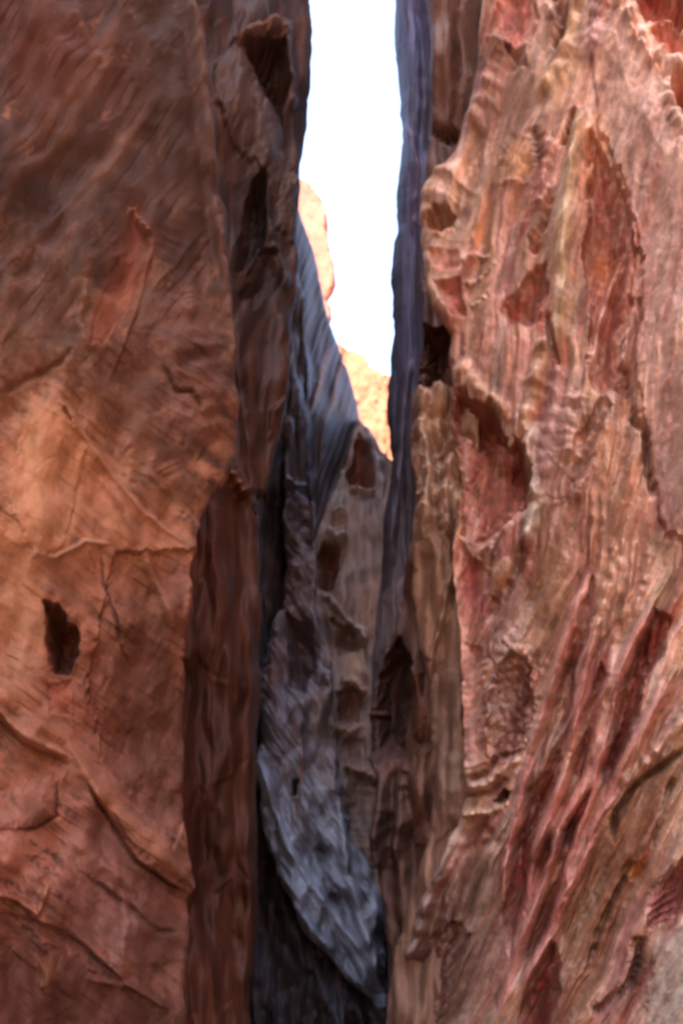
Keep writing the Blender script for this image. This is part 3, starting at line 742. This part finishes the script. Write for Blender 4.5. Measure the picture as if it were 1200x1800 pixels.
def paint_brown(F):
    X, Y = F.X, F.Y
    for c in range(3):
        F.C[..., c] = np.interp(Y, [0, 350, 600, 900, 1300, 1800], [lin(k)[c] for k in ((76, 54, 50), (78, 56, 50), (84, 54, 44), (104, 60, 44), (108, 60, 42), (122, 66, 44))])
    s = fbm(X / 22, Y / 260, 61, 5, 0.6); d = fbm((X + Y * 0.6) / 30, (Y - 0.6 * X) / 160, 62, 4, 0.6)
    up = sstep(760, 520, Y)
    bd, bt = beds(X / 19 + 0.8 * fbm(X / 60, Y / 200, 69, 2), Y / 300, 68)
    F.H += 0.012 * s + 0.01 * d * up + 0.024 * bd + 0.30 * fbm(X / 90, Y / 240, 64, 3)
    f1, f2, cid = worley(X / 34, Y / 150, 65)
    F.H += 0.07 * (cid - 0.5) * sstep(0, 0.12, f2 - f1)
    F.shade(1 + 0.28 * s + 0.25 * d * up + 0.25 * fbm(X / 40, Y / 80, 66, 4))
    F.C += (lin((128, 76, 48)) - F.C) * (0.45 * sstep(0.15, 0.6, fbm(X / 18, Y / 110, 67, 4)))[..., None]
    F.line([(380, 770), (400, 815), (418, 850), (434, 876)], 9, 0.35, (176, 108, 76), 0.75, part='flake')
    # block and notch at the top
    F.patch([(405, 75), (425, 60), (470, 45), (500, 40), (505, 72), (470, 78), (440, 92), (418, 96)], 10, 0.30, (148, 98, 76), 0.7, part='ledge')
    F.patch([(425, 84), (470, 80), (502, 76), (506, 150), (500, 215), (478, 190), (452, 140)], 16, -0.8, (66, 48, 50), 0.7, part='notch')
    F.patch([(372, 110), (412, 84), (452, 150), (500, 245), (526, 325), (516, 430), (490, 400), (462, 300), (405, 255), (380, 180)], 20, 0.26, (112, 88, 80), 0.75, part='slab', label='grey brown slanting slab high on the buttress')
    F.line([(505, 40), (502, 120), (520, 200)], 9, 0.20, (112, 80, 74), 0.6, part='rib')
    F.patch([(440, 312), (466, 305), (466, 390), (462, 440), (432, 470), (412, 480), (424, 400)], 14, -0.6, (64, 46, 50), 0.7, part='notch')
    F.line([(470, 380), (485, 450), (505, 520)], 9, 0.16, (104, 76, 68), 0.5)
    F.patch([(455, 430), (490, 440), (496, 500), (450, 540), (420, 520)], 22, -0.3, (64, 44, 44), 0.5)
    F.line([(528, 660), (505, 700), (480, 730), (470, 780)], 5, 0.08, (124, 76, 56), 0.5)
    F.line([(450, 860), (462, 890), (446, 905)], 8, -0.4, (50, 32, 30), 0.5)
    F.line([(412, 560), (425, 700), (440, 850), (446, 900)], 10, 0.14, (108, 66, 48), 0.4, part='rib')
    F.line([(385, 960), (400, 1150), (392, 1400), (410, 1600)], 22, 0.12, (104, 62, 44), 0.3)
    F.line([(432, 1000), (440, 1200), (430, 1420), (436, 1600), (425, 1780)], 9, 0.12, (118, 68, 44), 0.5, part='rib')
    F.line([(345, 1080), (350, 1300), (352, 1500), (372, 1700)], 14, -0.16, (76, 46, 36), 0.4)

def paint_spur(F):
    X, Y = F.X, F.Y
    a, b = X * 0.92 + Y * 0.30, Y * 0.92 - X * 0.30
    s = fbm(a / 14, b / 120, 71, 4, 0.6)
    F.H += 0.015 * s + 0.25 * fbm(X / 50, Y / 160, 72, 2)
    bd, bt = beds(a / 11, b / 150, 74); F.H += 0.06 * bd; F.shade(1 + 0.35 * s + 0.3 * bt)
    for q in ([(606, 620), (585, 700), (565, 790), (556, 850)], [(580, 600), (560, 680), (548, 740)], [(632, 740), (610, 810), (585, 870), (566, 930)], [(566, 640), (552, 720)]):
        F.line(q, 5, 0.08, (140, 92, 74), 0.8, part='vein')
    F.line([(535, 600), (541, 700), (538, 780), (546, 850), (552, 930)], 7, 0.2, (112, 116, 140), 0.7, part='rib')  # rib whose bluish lit edge is painted into the colour
    F.C += (lin((98, 76, 70)) - F.C) * (0.6 * sstep(560, 800, Y) + 0.25 * sstep(0.0, 0.5, fbm(a / 10, b / 90, 73, 4)))[..., None]

def paint_pillar(F):
    X, Y = F.X, F.Y
    s = fbm(X / 12, Y / 120, 81, 4, 0.6)
    lay = fbm(X / 60, Y / 9, 82, 4, 0.6)
    F.H += 0.022 * s + 0.03 * lay * sstep(1300, 1500, Y) + 0.25 * fbm(X / 50, Y / 110, 83, 3)
    F.shade(1 + 0.28 * s + 0.22 * fbm(X / 30, Y / 50, 84, 4))
    F.patch([(632, 760), (645, 790), (656, 830), (655, 858), (632, 866), (615, 850), (606, 835), (620, 800)], 12, -0.6, (128, 76, 58), 0.85, part='hollow', label='reddish triangular hollow')
    F.line([(612, 862), (636, 868), (660, 864)], 6, 0.25, (176, 150, 140), 0.7, part='ledge')
    F.line([(640, 735), (655, 790), (668, 850), (666, 900)], 8, 0.16, (146, 134, 136), 0.7, part='rib')
    F.patch([(628, 876), (655, 872), (665, 890), (640, 900)], 8, 0, (122, 120, 124), 0.7)
    F.line([(605, 820), (596, 880), (600, 920)], 10, 0.12, (146, 132, 124), 0.6)
    for i in range(4):
        F.line([(585, 905 + i * 9), (610, 902 + i * 9)], 4, 0.10, (176, 140, 116), 0.5)
    F.line([(574, 935), (592, 948), (612, 946)], 9, 0.4, (190, 172, 174), 0.85, part='ledge', label='small pale ledge')
    F.patch([(566, 955), (595, 955), (598, 1000), (585, 1040), (560, 1035), (558, 980)], 12, -0.6, (108, 60, 48), 0.85, part='hollow')
    F.line([(604, 955), (594, 1010), (586, 1050)], 5, 0.15, (150, 108, 92), 0.6)
    F.patch([(630, 1030), (662, 1020), (656, 1120), (632, 1110)], 14, 0.1, (158, 112, 90), 0.7)
    F.line([(565, 1045), (600, 1080), (635, 1110), (645, 1140)], 6, 0.25, (182, 158, 142), 0.7, part='ledge')
    F.patch([(580, 1090), (620, 1100), (636, 1140), (600, 1150)], 12, -0.3, (110, 74, 64), 0.7)
    F.patch([(600, 1140), (640, 1140), (646, 1190), (612, 1195)], 12, 0.1, (178, 140, 116), 0.7)
    F.patch([(588, 1218), (622, 1205), (640, 1235), (630, 1270), (596, 1265)], 12, -0.35, (122, 76, 60), 0.8, part='hollow')
    F.line([(596, 1200), (622, 1196), (642, 1220)], 6, 0.2, (186, 144, 116), 0.7)
    F.line([(590, 1275), (615, 1290), (640, 1270)], 8, 0.15, (168, 118, 92), 0.6)
    F.patch([(600, 1300), (640, 1300), (640, 1340), (600, 1350)], 12, -0.15, (116, 74, 60), 0.6)
    F.line([(605, 1350), (640, 1358), (668, 1372)], 8, 0.25, (176, 126, 104), 0.7, part='ledge')
    for i in range(18):
        yy = 1385 + i * 13
        F.line([(612 + 9 * math.sin(i * 2.1), yy), (640, yy + 5 * math.sin(i * 1.3)), (668, yy + 4)], 3 + 1.5 * math.sin(i), 0.012, (182, 148, 126), 0.4)

def paint_grey(F):
    X, Y = F.X, F.Y
    for c in range(3):
        F.C[..., c] = np.interp(Y, [700, 950, 1150, 1300, 1450, 1700, 1800], [lin(k)[c] for k in ((100, 84, 84), (104, 82, 80), (112, 94, 96), (122, 112, 118), (138, 134, 142), (138, 138, 148), (116, 114, 124))])  # blue grey sky sheen painted into the colour, stronger lower down
    a, b = X * 0.85 - Y * 0.50, Y * 0.85 + X * 0.50
    s = fbm(a / 13, b / 110, 91, 5, 0.62)
    r = ridged(a / 28, b / 190, 92, 3)
    bd, bt = beds(a / 9, b / 150, 97); F.shade(1 + 0.35 * bt)
    F.H += 0.03 * s + 0.07 * r + 0.035 * bd + 0.010 * fbm(X / 7, Y / 9, 93, 3) * sstep(1150, 1350, Y) + 0.35 * fbm(X / 60, Y / 130, 94, 3)
    F.shade(1 + 0.28 * s + 0.2 * r)
    F.C += (lin((70, 58, 62)) - F.C) * (0.6 * sstep(0.05, 0.6, fbm(a / 12, b / 60, 96, 4, 0.6)))[..., None]
    F.C += (lin((128, 90, 78)) - F.C) * (0.5 * sstep(0.1, 0.6, fbm(X / 26, Y / 60, 95, 4)) * sstep(1500, 1350, Y))[..., None]
    F.patch([(502, 840), (545, 830), (552, 900), (548, 960), (515, 930), (500, 900)], 18, -0.5, (70, 54, 62), 0.7, part='hollow')
    F.line([(548, 840), (552, 920), (552, 1000), (550, 1060), (556, 1110), (568, 1150)], 6, 0.3, (158, 136, 138), 0.75, part='rib')
    F.line([(505, 960), (520, 1030), (545, 1090), (560, 1140)], 8, 0.2, (136, 112, 114), 0.6, part='rib')
    F.patch([(512, 1010), (520, 1000), (526, 1020), (516, 1030)], 5, -0.2, (70, 50, 50), 0.6)
    F.patch([(505, 1070), (545, 1100), (555, 1180), (535, 1220), (512, 1210), (505, 1140)], 16, -0.5, (84, 60, 58), 0.75, part='hollow')
    F.line([(560, 1110), (580, 1150), (585, 1240), (592, 1300)], 6, 0.2, (160, 134, 128), 0.6, part='rib')
    F.patch([(540, 1220), (580, 1210), (600, 1300), (590, 1400), (560, 1380), (545, 1300)], 18, 0.1, (144, 116, 108), 0.6)
    F.patch([(515, 1372), (524, 1372), (524, 1402), (516, 1404)], 4, -0.5, (48, 40, 44), 0.6, part='hole')
    F.line([(530, 1290), (526, 1400), (522, 1440)], 4, 0.12, (152, 104, 84), 0.6)
    F.line([(452, 1310), (480, 1420), (510, 1500), (550, 1560), (600, 1630), (650, 1690)], 9, 0.28, (176, 176, 190), 0.7, part='rib', label='pale rib with painted blue grey sky sheen')
    F.line([(590, 1390), (600, 1450), (612, 1540), (630, 1610), (655, 1680), (672, 1740)], 8, 0.28, (184, 180, 186), 0.7, part='rib', label='pale rib with painted blue grey sky sheen')
    F.line([(560, 1480), (575, 1540), (590, 1600)], 12, -0.4, (84, 72, 78), 0.6, part='crack')
    F.line([(480, 1560), (540, 1620), (590, 1680)], 8, 0.18, (160, 160, 174), 0.5)

def paint_inner(F):
    X, Y = F.X, F.Y
    s = fbm(X / 20, Y / 150, 101, 4, 0.6)
    F.H += 0.2 * s + 0.4 * fbm(X / 70, Y / 140, 102, 3)
    F.shade(1 + 0.4 * s)
    F.line([(470, 1500), (510, 1620), (560, 1720), (600, 1830)], 16, 0.7, (110, 102, 110), 0.6, part='rib')
    F.C += (lin((112, 108, 118)) - F.C) * (0.6 * sstep(0.0, 0.6, fbm((X - 0.5 * Y) / 16, Y / 110, 103, 4)) * sstep(1450, 1650, Y))[..., None]
    F.line([(600, 1720), (630, 1780), (650, 1830)], 9, 0.4, (96, 90, 98), 0.6, part='rib')

def paint_fin(F):
    X, Y = F.X, F.Y
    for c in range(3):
        F.C[..., c] = np.interp(Y, [0, 500, 760, 900, 1180], [lin(k)[c] for k in ((104, 101, 130), (92, 87, 110), (60, 52, 60), (66, 54, 56), (106, 86, 82))])  # bluish sky glare painted into the colour, strongest at the top
    s = fbm(X / 12, Y / 200, 111, 5, 0.6)
    F.H += 0.02 * s + 0.25 * fbm(X / 50, Y / 240, 112, 2)
    F.shade(1 + 0.3 * s)
    F.C += (lin((70, 50, 46)) - F.C) * (0.7 * sstep(0.0, 0.6, fbm(X / 11, Y / 140, 113, 4) + (X - 728) / 60))[..., None]  # brown stain growing to the right; painted glare stays along the sky edge
    bd, bt = beds(X / 9, Y / 260, 114); F.H += 0.05 * bd
    F.line([(706, 200), (728, 270), (735, 330), (726, 420)], 5, 0.15, (126, 100, 120), 0.6, part='rib')
    F.line([(735, -20), (745, 150), (738, 300)], 8, -0.3)
    F.line([(728, 600), (712, 700), (704, 800), (694, 900), (690, 1000)], 7, 0.2, (110, 92, 102), 0.6, part='rib')
    F.patch([(668, 1050), (700, 1020), (720, 1000), (708, 1080), (690, 1130), (650, 1190), (650, 1140)], 14, 0.1, (126, 104, 100), 0.7, part='slab')

def paint_recess(F):
    X, Y = F.X, F.Y
    s = fbm(X / 14, Y / 180, 121, 5, 0.6)
    F.H += 0.018 * s + 0.40 * fbm(X / 60, Y / 170, 122, 2)
    F.shade(1 + 0.35 * s + 0.3 * fbm(X / 35, Y / 60, 123, 4))
    F.patch([(755, -20), (830, -20), (825, 130), (800, 220), (765, 230), (752, 100)], 20, 0.15, (116, 78, 66), 0.7, part='slab')
    F.line([(755, 230), (790, 235), (812, 215)], 12, -0.4, (80, 56, 50), 0.5)
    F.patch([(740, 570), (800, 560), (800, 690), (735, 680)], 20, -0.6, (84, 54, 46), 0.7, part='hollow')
    F.patch([(735, 640), (790, 625), (790, 680), (735, 685)], 12, 0.25, (104, 70, 58), 0.6)
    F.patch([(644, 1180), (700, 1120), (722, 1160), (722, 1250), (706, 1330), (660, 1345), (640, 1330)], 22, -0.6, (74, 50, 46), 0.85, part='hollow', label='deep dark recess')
    F.patch([(720, 1170), (742, 1180), (752, 1260), (742, 1300), (724, 1290)], 10, 0.2, (120, 72, 50), 0.7, part='slab')
    F.line([(672, 1360), (664, 1450), (668, 1540)], 10, 0.2, (94, 74, 72), 0.6, part='rib')
    F.line([(690, 1340), (684, 1440), (690, 1560)], 9, -0.3, (70, 48, 44), 0.5)
    F.line([(712, 1330), (700, 1420), (694, 1520)], 10, 0.2, (104, 76, 68), 0.6, part='rib')
    F.patch([(735, 1310), (765, 1300), (765, 1480), (730, 1490), (722, 1420)], 14, 0.2, (146, 104, 86), 0.7, part='slab')

def paint_column(F):
    X, Y = F.X, F.Y
    s = fbm(X / 10, Y / 160, 131, 5, 0.6)
    F.H += 0.006 * s + 0.20 * fbm(X / 45, Y / 170, 134, 2)
    F.shade(1 + 0.34 * s)
    f1, f2, cid = worley(X / 24 + 0.4 * fbm(X / 20, Y / 30, 135, 3), Y / 42, 133)
    k = sstep(1000, 900, Y)
    F.H += 0.22 * k * np.minimum(f1, 1)
    F.C += (lin((198, 164, 144)) - F.C) * (0.75 * k * sstep(0.35, 0.75, f1))[..., None]
    F.C += (lin((112, 74, 60)) - F.C) * (0.5 * k * sstep(0.35, 0.1, f1))[..., None]
    F.patch([(726, 692), (790, 690), (790, 730), (770, 745), (735, 740)], 10, 0.2, (190, 152, 132), 0.7, part='knob')
    F.line([(752, 690), (745, 760), (756, 840), (748, 920), (740, 960)], 8, 0.15, (198, 164, 146), 0.6, part='rib')
    F.line([(790, 800), (782, 880), (790, 950)], 10, 0.15, (190, 152, 134), 0.6, part='rib')
    F.patch([(728, 960), (790, 940), (800, 1020), (790, 1100), (770, 1180), (735, 1150), (724, 1050)], 22, 0.15, (124, 86, 64), 0.7, part='bulge')
    F.line([(790, 1010), (778, 1090), (760, 1160), (752, 1240)], 6, 0.12, (140, 104, 86), 0.6)
    F.patch([(760, 1180), (812, 1180), (816, 1340), (816, 1450), (765, 1480), (755, 1300)], 20, 0.1, (116, 88, 76), 0.6, csoft=18)
    F.line([(772, 1180), (764, 1300), (768, 1480)], 8, -0.1, (92, 66, 58), 0.4)
    F.line([(800, 1230), (792, 1330), (798, 1460)], 9, 0.08, (134, 106, 94), 0.5)

def paint_far(F):
    X, Y = F.X, F.Y
    s = fbm(X / 18, Y / 40, 141 + F.seed, 5, 0.6)
    f1, f2, cid = worley(X / 26, Y / 48, 142 + F.seed)
    F.H += 0.25 * s + 0.5 * (cid - 0.5) * sstep(0, 0.6, f2 - f1)
    F.shade(1 + 0.15 * s + 0.2 * (cid - 0.5))
    q = fbm(X / 25, Y / 25, 150 + F.seed, 3)
    F.C += (lin((196, 108, 66)) - F.C) * (0.4 * sstep(0.1, 0.6, q) * sstep(500, 760, Y))[..., None]

m_right = rock_material("banded_pink_sandstone", 0.75, 0.25, (1.0, 0.5, 0.35), (0.25, 0, 0), 0.22, 0.35)
m_left = rock_material("brown_red_sandstone", 0.8, 0.2, (0.9, 0.9, 0.5), (0.5, 0.4, 0), 0.2, 0.35)
m_shade = rock_material("varnished_sandstone", 0.65, 0.35, (1.0, 1.0, 0.3), (0, 0, 0), 0.25, 0.4)
m_grey = rock_material("grey_streaked_sandstone", 0.6, 0.4, (1.0, 1.0, 0.35), (0, 0.4, 0), 0.25, 0.35)
m_far = rock_material("far_sandstone", 0.85, 0.15, (0.1, 0.1, 0.15), (0, 0, 0), 0.1, 0.06)

build_rock("rock_bluff", "pink and red banded rock wall with long diagonal ribs filling the right side", "rock bluff", m_right,
           ((1200, 8.0), (800, 11.0)),
           [(-160, 850), (0, 846), (120, 838), (200, 816), (260, 800), (300, 770), (350, 750), (430, 742), (500, 748), (560, 770), (595, 796), (640, 790), (690, 795), (780, 800), (850, 806), (930, 800), (1000, 797), (1100, 805), (1200, 812), (1300, 815), (1400, 818), (1450, 800), (1520, 770), (1560, 745), (1600, 725), (1680, 696), (1750, 684), (1960, 676)],
           [(-160, 1290), (1960, 1290)], -160, 1960, paint_right, (170, 128, 116), seed=3, ret_l=4.5, up=14.0, back=14.0, sat=1.05, gain=1.15, tint=(1.0, 1.01, 0.95))
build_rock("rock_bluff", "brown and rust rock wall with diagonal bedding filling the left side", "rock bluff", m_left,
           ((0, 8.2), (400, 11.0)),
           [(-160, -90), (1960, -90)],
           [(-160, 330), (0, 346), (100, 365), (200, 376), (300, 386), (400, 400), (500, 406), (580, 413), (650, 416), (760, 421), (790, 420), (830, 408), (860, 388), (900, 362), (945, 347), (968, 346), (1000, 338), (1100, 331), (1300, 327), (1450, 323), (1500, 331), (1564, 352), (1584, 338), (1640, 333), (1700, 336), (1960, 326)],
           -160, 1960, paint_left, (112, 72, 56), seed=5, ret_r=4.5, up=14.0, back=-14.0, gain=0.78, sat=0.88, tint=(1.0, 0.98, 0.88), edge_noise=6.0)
build_rock("rock_buttress", "dark brown rock buttress set back behind the left wall, edged by sky", "buttress", m_shade,
           ((330, 12.8), (540, 15.0)),
           [(-160, 120), (1960, 120)],
           [(-160, 548), (0, 547), (40, 549), (100, 547), (200, 543), (300, 531), (370, 526), (470, 525), (520, 520), (560, 512), (650, 506), (720, 500), (760, 494), (830, 478), (890, 455), (1000, 456), (1200, 459), (1400, 452), (1600, 455), (1700, 446), (1960, 430)],
           -160, 1960, paint_brown, (84, 54, 44), seed=7, ret_r=8.0, up=14.0, gain=0.62, sat=0.95, tint=(1.0, 0.95, 0.82))
build_rock("rock_fin", "narrow rock fin, tinted violet grey by painted sky glare, along the right edge of the sky", "rock fin", m_grey,
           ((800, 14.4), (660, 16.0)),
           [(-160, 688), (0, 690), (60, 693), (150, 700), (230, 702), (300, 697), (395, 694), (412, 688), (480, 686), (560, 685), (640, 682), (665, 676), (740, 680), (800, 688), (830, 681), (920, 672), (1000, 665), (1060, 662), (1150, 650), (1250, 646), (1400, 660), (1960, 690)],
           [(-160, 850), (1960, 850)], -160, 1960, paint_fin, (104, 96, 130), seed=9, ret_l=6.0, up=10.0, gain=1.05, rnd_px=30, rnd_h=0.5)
build_rock("rock_recess", "shaded brown recessed rock between the violet-tinted fin and the right wall", "rock recess", m_shade,
           ((860, 12.4), (640, 14.0)),
           [(-160, 746), (0, 748), (120, 758), (230, 756), (350, 742), (480, 738), (560, 745), (640, 735), (720, 724), (800, 726), (870, 732), (960, 722), (1060, 700), (1120, 690), (1180, 660), (1210, 646), (1338, 638), (1354, 654), (1372, 666), (1400, 661), (1440, 655), (1500, 651), (1550, 662), (1600, 676), (1700, 684), (1960, 690)],
           [(-160, 920), (1960, 920)], -160, 1960, paint_recess, (98, 66, 56), seed=11, ret_l=2.2, up=10.0, rnd_px=10, tint=(1.0, 0.94, 0.82))
build_rock("rock_column", "blotchy pale brown rock column standing against the left edge of the right wall", "rock column", m_right,
           ((840, 11.1), (690, 12.0)),
           [(685, 735), (700, 724), (800, 722), (870, 734), (950, 724), (1050, 722), (1150, 735), (1200, 755), (1300, 757), (1400, 760), (1480, 752), (1540, 735), (1600, 712), (1700, 690), (1960, 680)],
           [(685, 840), (1960, 840)], 685, 1960, paint_column, (134, 98, 82), seed=13, ret_l=2.6, sat=1.0, gain=0.95, tint=(1.0, 0.96, 0.82))
build_rock("rock_buttress", "streaked rock buttress with painted blue grey sky sheen low in the middle of the slot", "buttress", m_grey,
           ((450, 17.0), (690, 18.5)),
           [(735, 497), (800, 495), (900, 497), (1000, 497), (1060, 490), (1120, 470), (1180, 462), (1250, 455), (1350, 450), (1420, 450), (1470, 470), (1520, 490), (1570, 502), (1640, 532), (1690, 580), (1740, 622), (1790, 672), (1830, 690)],
           [(735, 509), (760, 510), (820, 516), (850, 540), (900, 549), (980, 556), (1060, 556), (1150, 580), (1250, 592), (1350, 598), (1420, 606), (1480, 625), (1530, 655), (1580, 676), (1650, 682), (1700, 684), (1780, 682), (1830, 700)],
           735, 1830, paint_grey, (116, 98, 98), seed=15, ret_l=6.0, ret_r=3.0, down=False, rnd_px=28, rnd_h=0.5, gain=1.05, edge_noise=9.0)
build_rock("rock_pillar", "tan and grey rock pillar with small ledges and hollows beyond the grey buttress", "rock pillar", m_right,
           ((540, 20.5), (690, 20.5)),
           [(727, 629), (800, 612), (850, 592), (900, 572), (950, 556), (1000, 530), (1960, 480)],
           [(727, 632), (760, 654), (790, 670), (806, 690), (900, 700), (1040, 690), (1960, 720)],
           727, 1960, paint_pillar, (138, 112, 102), seed=17, ret_r=6.0, rnd_px=8, gain=1.3)
build_rock("rock_spur", "blue grey rock spur with rust streaks narrowing up to the far sunlit cliff", "rock spur", m_grey,
           ((480, 22.0), (640, 24.0)),
           [(360, 380), (1960, 380)],
           [(360, 520), (372, 527), (420, 546), (470, 556), (530, 571), (572, 580), (610, 597), (650, 612), (700, 626), (735, 632), (790, 640), (960, 650), (1010, 720), (1960, 720)],
           360, 1960, paint_spur, (94, 90, 104), seed=19, ret_r=8.0, rnd_px=8, gain=0.6)
build_rock("inner_rock", "near black rock deep in the slot behind and below the grey buttress", "rock", m_shade,
           ((430, 19.6), (700, 19.3)),
           [(470, 400), (1960, 400)],
           [(470, 520), (500, 533), (820, 536), (860, 530), (1380, 540), (1450, 600), (1560, 640), (1600, 720), (1960, 720)],
           470, 1960, paint_inner, (98, 80, 80), seed=21, ret_r=3.0)
build_rock("sandstone_crag", "sunlit pale pink cliff standing against the sky beyond the slot", "crag", m_far,
           ((480, 70.0), (620, 58.0)),
           [(308, 420), (1960, 420)],
           [(308, 522), (312, 532), (322, 552), (345, 569), (375, 577), (420, 579), (460, 588), (490, 592), (508, 586), (524, 575), (534, 583), (552, 583), (566, 578), (600, 590), (700, 640), (1960, 640)],
           308, 1960, paint_far, (238, 150, 116), gain=0.22, seed=23, ret_r=12.0, edge_noise=1.5, step=2.0, warp=4, rnd_px=10, rnd_h=1.2)
build_rock("sandstone_crag", "low orange sunlit cliff glowing in the gap below the sky", "crag", m_far,
           ((560, 49.0), (720, 38.0)),
           [(598, 560), (1960, 540)],
           [(598, 588), (612, 620), (624, 645), (640, 650), (654, 672), (661, 684), (672, 740), (1960, 740)],
           598, 1960, paint_far, (240, 146, 102), gain=0.27, seed=25, ret_r=8.0, edge_noise=1.5, step=2.0, warp=4, rnd_px=8, rnd_h=0.8)
